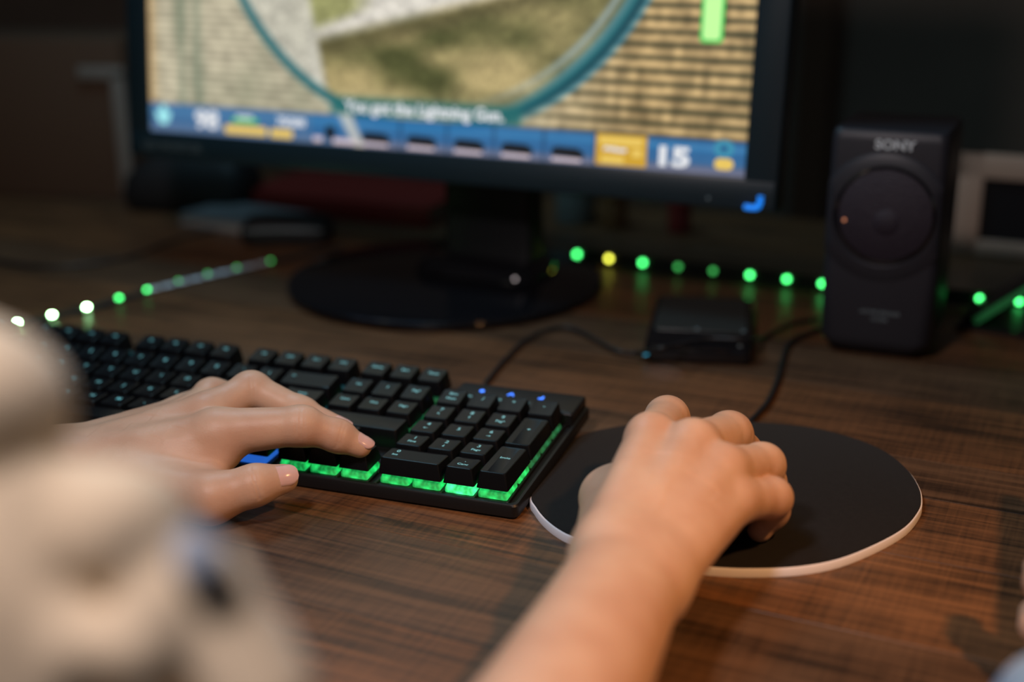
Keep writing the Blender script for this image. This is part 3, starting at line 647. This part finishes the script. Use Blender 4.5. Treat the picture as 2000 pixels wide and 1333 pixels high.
for i, (x, y, w, h, m, lab) in enumerate(((-170, 660, 40, 34, mat('grey_tin', (.16, .17, .15), .5), 'grey tin standing behind the monitor stand'), (-128, 650, 28, 30, mat('orange_tin', (.20, .09, .03), .5), 'dull orange tin standing behind the monitor stand'), (-62, 650, 22, 26, m_red, 'small red tin standing behind the monitor stand'))):
    q = simple('tin', 'tin', lab, (x, y, 0)); lathe('body', [(w/2-1, .3), (w/2, 1.5), (w/2, h-2), (w/2-1, h)], m, q, 32); lathe('lid', [(w/2-.8, h), (w/2+.6, h+.2), (w/2+.6, h+4), (w/2-1, h+5)], m, q, 32)
cu = box('trim_1', -70, -20, 1440, 1470, -740, 1800, mat('brown_trim', (.12, .06, .03), .6)); tag(cu, kind='structure')

# ------------------------------------------------------------------ implicit bodies
def smin(a, b, k):
    h = np.clip(.5+.5*(b-a)/k, 0, 1); return b*(1-h)+a*h-k*h*(1-h)
def cone(p, a, b, r1, r2):     # round cone
    ba = b-a; l2 = ba@ba; rr = r1-r2; a2 = l2-rr*rr; il2 = 1./l2
    pa = p-a; y = pa@ba; z = y-l2
    xx = pa*l2-y[:, None]*ba; x2 = (xx*xx).sum(1); y2 = y*y*l2; z2 = z*z*l2
    k = np.sign(rr)*rr*rr*x2
    out = (np.sqrt(np.maximum(x2*a2*il2, 0))+y*rr)*il2-r1
    c1 = np.sign(z)*a2*z2 > k; c2 = np.sign(y)*a2*y2 < k
    out = np.where(c2, np.sqrt(x2+y2)*il2-r1, out)
    return np.where(c1, np.sqrt(x2+z2)*il2-r2, out)
class Blob:
    """groups: list of (k_between, k_inside, [cones]); the groups are merged in order"""
    def __init__(s): s.groups = []; s.cuts = []
    def add(s, cones, k_in=3., k_out=6., base=False):
        s.groups.append((base, k_out, k_in, [(np.array(a, np.float32), np.array(b, np.float32), r1, r2) for a, b, r1, r2 in cones]))
    def cut(s, a, b, r, k=1.2): s.cuts.append((np.array(a, np.float32), np.array(b, np.float32), r, k))
    def bounds(s):
        P_ = np.array([c for g in s.groups for q in g[3] for c in (q[0]-max(q[2:]), q[0]+max(q[2:]), q[1]-max(q[2:]), q[1]+max(q[2:]))]); return P_.min(0)-6, P_.max(0)+6
    def cull(s, c, rad):
        out = []
        for base, ko, ki, cs in s.groups:
            keep = [q for q in cs if cone(c[None], *q)[0] < rad+12]
            if keep: out.append((base, ko, ki, keep))
        return out
    def ev(s, p, groups):
        base = None; fin = []
        for b, ko, ki, cs in groups:
            d = None
            for q in cs:
                e = cone(p, *q); d = e if d is None else smin(d, e, ki)
            if b: base = d if base is None else smin(base, d, ko)
            else: fin.append((d, ko))
        res = base
        for d, ko in fin:
            if base is not None: d = smin(base, d, ko)
            res = d if res is None else smin(res, d, .8)
        for a, b, r, k in s.cuts:
            c = cone(p, a, b, r, r*.999)
            res = -smin(-res, c, k)
        return res
    def mesh(s, name, vox, post=None):
        import openvdb as vdb
        lo, hi = s.bounds(); B = 12
        g = vdb.FloatGrid(3.0*vox); g.gridClass = vdb.GridClass.LEVEL_SET; g.transform = vdb.createLinearTransform(vox)
        n = np.ceil((hi-lo)/vox/B).astype(int); i0 = np.floor(lo/vox).astype(int)
        loc = np.stack(np.meshgrid(*[np.arange(B)]*3, indexing='ij'), -1).reshape(-1, 3).astype(np.float32)
        half = B*vox*.5; rad = half*1.74
        far = 3.0*vox
        O = np.stack(np.meshgrid(*[np.arange(k) for k in n], indexing='ij'), -1).reshape(-1, 3)*B+i0
        Cn = ((O+B/2)*vox).astype(np.float32)
        allc = [(gi, q, cone(Cn, *q)) for gi, g_ in enumerate(s.groups) for q in g_[3]]
        dmin = np.min([c[2] for c in allc], 0)
        for bi in np.nonzero(dmin < rad+far+4)[0]:
            if dmin[bi] < -(rad+far+6):
                g.copyFromArray(np.full((B, B, B), -far, np.float32), ijk=tuple(int(v) for v in O[bi])); continue
            gd = {}
            for gi, q, dd in allc:
                if dd[bi] < rad+12: gd.setdefault(gi, []).append(q)
            gr = [(s.groups[gi][0], s.groups[gi][1], s.groups[gi][2], cs) for gi, cs in gd.items()]
            if not gr: continue
            cuts = s.cuts; s.cuts = [c for c in cuts if np.linalg.norm(c[0]-Cn[bi]) < rad+12]
            p = (O[bi]+loc)*np.float32(vox)
            d = s.ev(p, gr); s.cuts = cuts
            if post is not None: d = d+post(p)
            g.copyFromArray(np.clip(d, -far, far).reshape(B, B, B).astype(np.float32), ijk=tuple(int(v) for v in O[bi]))
        pts, quads = g.convertToQuads(isovalue=0.0)
        me = np_mesh(name, pts*MM, quads[:, ::-1]); me.shade_smooth()
        return me

def finger(J, r, k_out=6.):
    J = [np.array(j, float) for j in J]
    c = [(J[i], J[i+1], r[i], r[i+1]) for i in range(3)]
    # knuckle swellings
    for i in (1, 2): c.append((J[i]-(J[i]-J[i-1])*.06, J[i]+(J[i+1]-J[i])*.06, r[i]*1.05, r[i]*1.05))
    return c
def hand(bl, D_, fr, side, wrist_r=(19, 17), fore_r=30, extra=()):
    W_ = np.array(D_['wrist'], float); E_ = np.array(D_['elbow'], float)
    M_ = [np.array(D_[k][0], float) for k in ('index', 'middle', 'ring', 'pinky')]
    ac = (M_[3]-M_[0]); ac /= np.linalg.norm(ac)          # across the palm, thumb side to little finger side
    fa = (E_-W_)/np.linalg.norm(E_-W_)
    base = []
    wo = [-.75, -.25, .3, .75]
    for i, m in enumerate(M_):
        w = W_+ac*wo[i]*wrist_r[0]*.75
        base.append((w, m, 15.5, [11.5, 12, 11, 10][i]))
    bl.add(base, 5.5, 9., True)
    # palm pads below the metacarpals
    n = np.cross(M_[1]-W_, ac); n /= np.linalg.norm(n); n *= np.sign(n[2]) if abs(n[2]) > .05 else 1
    mid = (M_[0]+M_[3])/2; th0 = np.array(D_['thumb'][0], float); th1 = np.array(D_['thumb'][1], float)
    bl.add([(W_*.6+M_[3]*.4-n*7, M_[3]*.8+W_*.2-n*6, 11, 9), (th0*.75+W_*.25, th1*.7+mid*.3-n*4, 13, 9)], 8., 9., True)
    bl.add([(W_-ac*6.5, E_, wrist_r[0]-3.2, fore_r-6), (W_+ac*8, E_, wrist_r[0]-2.5, fore_r-5)], 10., 12., True)
    for e in extra: bl.add([e], 3., 9., True)
    for i, k in enumerate(('index', 'middle', 'ring', 'pinky')): bl.add(finger(D_[k], fr[i]), 3., 7.)
    T = [np.array(j, float) for j in D_['thumb']]
    bl.add([(T[0], T[1], 16, fr[4][0]), (T[1], T[2], fr[4][0], fr[4][1]), (T[2], T[3], fr[4][1], fr[4][2])], 5., 9.)
    return ac, n
Ld, Rd = DATA['L'], DATA['R']
body = Blob()
FRL = [(13.2, 10.2, 8.3, 6.4), (12, 9.6, 8.3, 6.4), (11.3, 9.2, 8.0, 6.3), (10, 8.0, 7.0, 5.8), (13, 10.2, 7.8)]
FRR = [(11.6, 10.2, 8.6, 7), (11.6, 10.6, 9, 7), (11.3, 10, 8.6, 7), (11, 9.2, 8.0, 6.6), (11.2, 9.5, 8.2)]
hand(body, Ld, FRL, 'L', (19.5, 17), 34, extra=[([-190, -45, 24], np.array(Ld['index'][0])+(4, -4, -9), 13, 10.5)])
hand(body, Rd, FRR, 'R', (20, 17), 34, extra=[([88, -60, 46], np.array(Rd['thumb'][1])+(3, -2, 3), 13, 11), ([80, -30, 52], np.array(Rd['thumb'][1])+(5, 12, 0), 10, 9), ([84, -88, 38], np.array(Rd['thumb'][1])+(4, 0, 2), 16, 13)])
shR = np.array([-90, -440, 232.]); shL = np.array([-400, -400, 232.]); EL = np.array(Ld['elbow'], float); ER = np.array(Rd['elbow'], float)
rest = Blob()
rest.add([(ER+(0, 0, -1), np.array([42., -402, 88]), 32, 28), (np.array([42., -402, 88]), shR, 28, 40), (EL, shL, 33, 42)], 8., 14., True)
rest.add([(shR, shL, 44, 44), (np.array([-245, -450, 215.]), np.array([-245, -460, -60.]), 90, 95)], 30., 20., True)
# small creases: thumb joint, finger joints
T = [np.array(j, float) for j in Ld['thumb']]
camp = np.array(DATA['cam'])
def crease(bl, J, i, r, off=0., depth=.3, rad=.55, span=55):
    p = np.array(J[i], float); d = np.array(J[i+1], float)-np.array(J[i-1], float); d /= np.linalg.norm(d); p = p+d*off
    v = camp-p+np.array([0, 0, 120.]); v -= d*(v@d); v /= np.linalg.norm(v); sd = np.cross(d, v); out = []
    gr = [(g[0], g[1], g[2], g[3]) for g in bl.groups if True]
    for th in np.radians(np.linspace(-span, span, 7)):
        u = v*math.cos(th)+sd*math.sin(th); ts = np.linspace(r-4, r+8, 60)
        q = (p+u*ts[:, None]).astype(np.float32); e = bl.ev(q, gr); k = np.nonzero(e > 0)[0]
        t = ts[k[0]] if len(k) else r
        out.append(p+u*(t+rad-depth)+d*.25*math.sin(th*3))
    return [(a, b, rad) for a, b in zip(out, out[1:])]
todo = []
for J, i, r, off, dep, span in ((Ld['thumb'], 2, 10, 0, .32, 50), (Ld['thumb'], 2, 10, -2.2, .16, 35), (Ld['thumb'], 2, 10, 2.0, .14, 30), (Ld['index'], 1, 10, 0, .2, 45), (Ld['index'], 1, 10, -2.4, .14, 35), (Ld['index'], 1, 10, 2.2, .14, 35), (Ld['index'], 2, 8.5, 0, .2, 50), (Ld['index'], 2, 8.5, 1.7, .13, 35), (Ld['middle'], 1, 10, 0, .15, 35), (Ld['middle'], 1, 10, 2, .12, 30),
        (Rd['index'], 1, 10, 0, .14, 35), (Rd['middle'], 1, 10, 0, .14, 35), (Rd['ring'], 1, 10, 0, .14, 35)):
    todo += crease(body, J, i, r, off, dep, .55, span)
for a, b, r in todo: body.cut(a, b, r, .5)
skin = mat('skin', (.60, .345, .225), .46, spec=.4, sss=.12)
N, L_, b = nodes(skin)
tc = N.new('ShaderNodeTexCoord'); n1 = N.new('ShaderNodeTexNoise'); n1.inputs['Scale'].default_value = 38; n1.inputs['Detail'].default_value = 5; L_.new(tc.outputs['Object'], n1.inputs['Vector'])
rp = N.new('ShaderNodeValToRGB'); rp.color_ramp.elements[0].position = .3; rp.color_ramp.elements[0].color = (.58, .345, .235, 1); rp.color_ramp.elements[1].position = .7; rp.color_ramp.elements[1].color = (.70, .47, .335, 1)
L_.new(n1.outputs['Fac'], rp.inputs[0]); L_.new(rp.outputs[0], b.inputs['Base Color'])
v1 = N.new('ShaderNodeTexVoronoi'); v1.inputs['Scale'].default_value = 900; L_.new(tc.outputs['Object'], v1.inputs['Vector'])
n2 = N.new('ShaderNodeTexNoise'); n2.inputs['Scale'].default_value = 260; n2.inputs['Detail'].default_value = 4; L_.new(tc.outputs['Object'], n2.inputs['Vector'])
ad = N.new('ShaderNodeMath'); ad.operation = 'MULTIPLY_ADD'; ad.inputs[1].default_value = .35; L_.new(v1.outputs['Distance'], ad.inputs[0]); L_.new(n2.outputs['Fac'], ad.inputs[2])
bp = N.new('ShaderNodeBump'); bp.inputs['Distance'].default_value = .00025; bp.inputs['Strength'].default_value = .45; L_.new(ad.outputs[0], bp.inputs['Height']); L_.new(bp.outputs['Normal'], b.inputs['Normal'])
person = thing('person', (-175, -400, 0), 'person typing with the left hand and holding the mouse with the right', 'person')
po = Vector((175, 400, 0))*MM
def pl(o): o.location = po; o.parent = person; return o
bmesh_a = body.mesh('body', .7); bmesh_b = rest.mesh('rest', 4.)
bm = bmesh.new(); bm.from_mesh(bmesh_a); bm.from_mesh(bmesh_b); bm.to_mesh(bmesh_a); bm.free(); bmesh_a.shade_smooth()
pl(link('body', bmesh_a, skin))
# fingernails: thin curved plates on the finger tips
nail_m = mat('nail', (.80, .50, .46), .2, spec=.6, sss=.2)
def nail(J, r0, r1, up, w, L0, back=.25, par=person, off=po):
    a = np.array(J[-2], float); t = np.array(J[-1], float); d = (t-a)/np.linalg.norm(t-a)
    u = np.array(up, float); u -= d*(u@d); u /= np.linalg.norm(u); s = np.cross(d, u)
    bm = bmesh.new(); nu, nv = 11, 17; top = []
    for j in range(nv):
        row = []
        f = j/(nv-1); y = -back*L0+f*L0
        rr = r1+(r0-r1)*np.clip(-y/np.linalg.norm(t-a), 0, 1)
        drop = 0 if y < 0 else rr-math.sqrt(max(rr*rr-(y*.62)**2, 1))
        wf = w*math.sqrt(max(.02, 1-max(0, (f-.60)/.42)**2))*math.sqrt(max(.05, 1-max(0, (.22-f)/.25)**2))
        for i in range(nu):
            x = (i/(nu-1)-.5)*wf
            h = math.sqrt(max((rr+.22)**2-x*x, 1))-drop
            row.append(bm.verts.new(t+d*y+s*x+u*h))
        top.append(row)
    for j in range(nv-1):
        for i in range(nu-1): bm.faces.new((top[j][i], top[j][i+1], top[j+1][i+1], top[j+1][i]))
    r_ = bmesh.ops.extrude_face_region(bm, geom=bm.faces[:]); bmesh.ops.translate(bm, verts=[v for v in r_['geom'] if isinstance(v, bmesh.types.BMVert)], vec=Vector(-u*.8))
    o = link('fingernail', bm_mesh(bm, 'fingernail', 60), nail_m); o.location = off; o.parent = par; return o
cv = lambda p: camp-np.array(p, float)
vT = cv(Ld['thumb'][3]); vT /= np.linalg.norm(vT)
nail(Ld['thumb'], 10.2, 7.8, vT*1.0+np.array([0, 0, .35]), 11.5, 12.5, .45)
nail(Ld['index'], 8.3, 6.4, vT*.35+np.array([.2, .15, 1.0]), 9.5, 10, .35)
nail(Ld['middle'], 8.3, 6.4, vT*.35+np.array([.2, .15, 1.0]), 9.5, 10, .35)
nail(Rd['index'], 8.6, 7, np.array([0, 1, .5]), 10, 10, .4); nail(Rd['middle'], 9, 7, np.array([0, 1, .5]), 10, 10, .4); nail(Rd['ring'], 8.6, 7, np.array([.3, 1, .4]), 10, 10, .4)
# shirt
shirt = Blob()
cs = [(np.array(a, float), np.array(b, float), r, r*1.05) for a, b, r in DATA['S']['sleeve']]
shirt.add(cs[:1], 3., 4., True)
for c in cs[1:]: shirt.add([c], 3., 3.5, True)
shirt.add([(np.array([46., -398, 92]), np.array([9., -395, 148]), 32, 36), (np.array([9., -395, 148]), shR, 40, 56), (shR, shL, 56, 56), (np.array([-245, -450, 210.]), np.array([-245, -460, -70.]), 104, 110), (EL*.4+shL*.6, shL, 46, 56)], 14., 10., True)
m_shirt = noise_bump(mat('cream_shirt', (.84, .68, .48), .9, spec=.2, sheen=.3), 900, .0004, .6, vary=.08)
fold = lambda p: 1.6*np.sin(p[:, 0]*.09+p[:, 2]*.13+1.5*np.sin(p[:, 1]*.05))*np.sin(p[:, 2]*.06+p[:, 0]*.03)
pl(link('shirt', shirt.mesh('shirt', 2.6, fold), m_shirt))
us = Blob(); a, b, r = DATA['S']['under']; us.add([(np.array(a, float), np.array(b, float), r, r*1.3), (np.array(b, float), np.array(b, float)+np.array([-6, 8, -8.]), r*1.3, r*1.5)], 3., 3., True)
pl(link('undershirt', us.mesh('undershirt', 1.2), noise_bump(mat('blue_grey_cloth', (.42, .48, .58), .9), 900, .0003, .5)))

# second person at the right edge with a phone
ph = thing('phone', (262, 0, 4), 'dark phone standing on its long side at the right picture edge', 'phone', (0, math.radians(8), 0))
loft('body', [[(x, y, z) for y, z in rrect(-74+k, 74-k, 1+k, 74-k, 9)] for x, k in ((0, 1), (.8, 0), (7.2, 0), (8, 1))], m_gloss, ph, 40)
loft('screen', [[(x, y, z) for y, z in rrect(-68, 68, 4, 71, 4)] for x in (8.02, 8.3)], m_abs, ph)
p2 = thing('person', (420, -380, 0), 'person at the right edge in a blue sleeve holding a dark phone', 'person')
po2 = Vector((-420, 380, 0))*MM
b2 = Blob()
H2 = dict(wrist=[300, -128, 40], elbow=[400, -330, 60], index=[[283, -62, 58], [256, -74, 62], [245, -62, 62], [243, -50, 62]], middle=[[284, -66, 42], [256, -79, 45], [244, -67, 45], [242, -54, 45]],
          ring=[[285, -70, 26], [257, -82, 28], [244, -71, 28], [242, -60, 27]], pinky=[[287, -74, 13], [262, -84, 14], [249, -76, 13], [246, -66, 12]], thumb=[[298, -100, 62], [290, -70, 76], [278, -40, 76], [270, -22, 74]])
hand(b2, H2, [(10, 8.6, 7.6, 6.6)]*3+[(9, 7.4, 6.6, 6), (11, 9, 7.6)], 'R', (18, 15), 30)
o = link('body', b2.mesh('body', 1.8), skin); o.location = po2+Vector((.012, -.004, 0)); o.parent = p2
s2 = Blob(); s2.add([(np.array(DATA['S']['blue']), np.array([400., -330, 75]), 24, 52), (np.array([400., -330, 75]), np.array([520., -460, 260.]), 52, 62)], 10., 10., True)
o = link('sleeve', s2.mesh('sleeve', 3., fold), noise_bump(mat('blue_sleeve', (.16, .30, .48), .85, sheen=.3), 900, .0003, .5)); o.location = po2; o.parent = p2
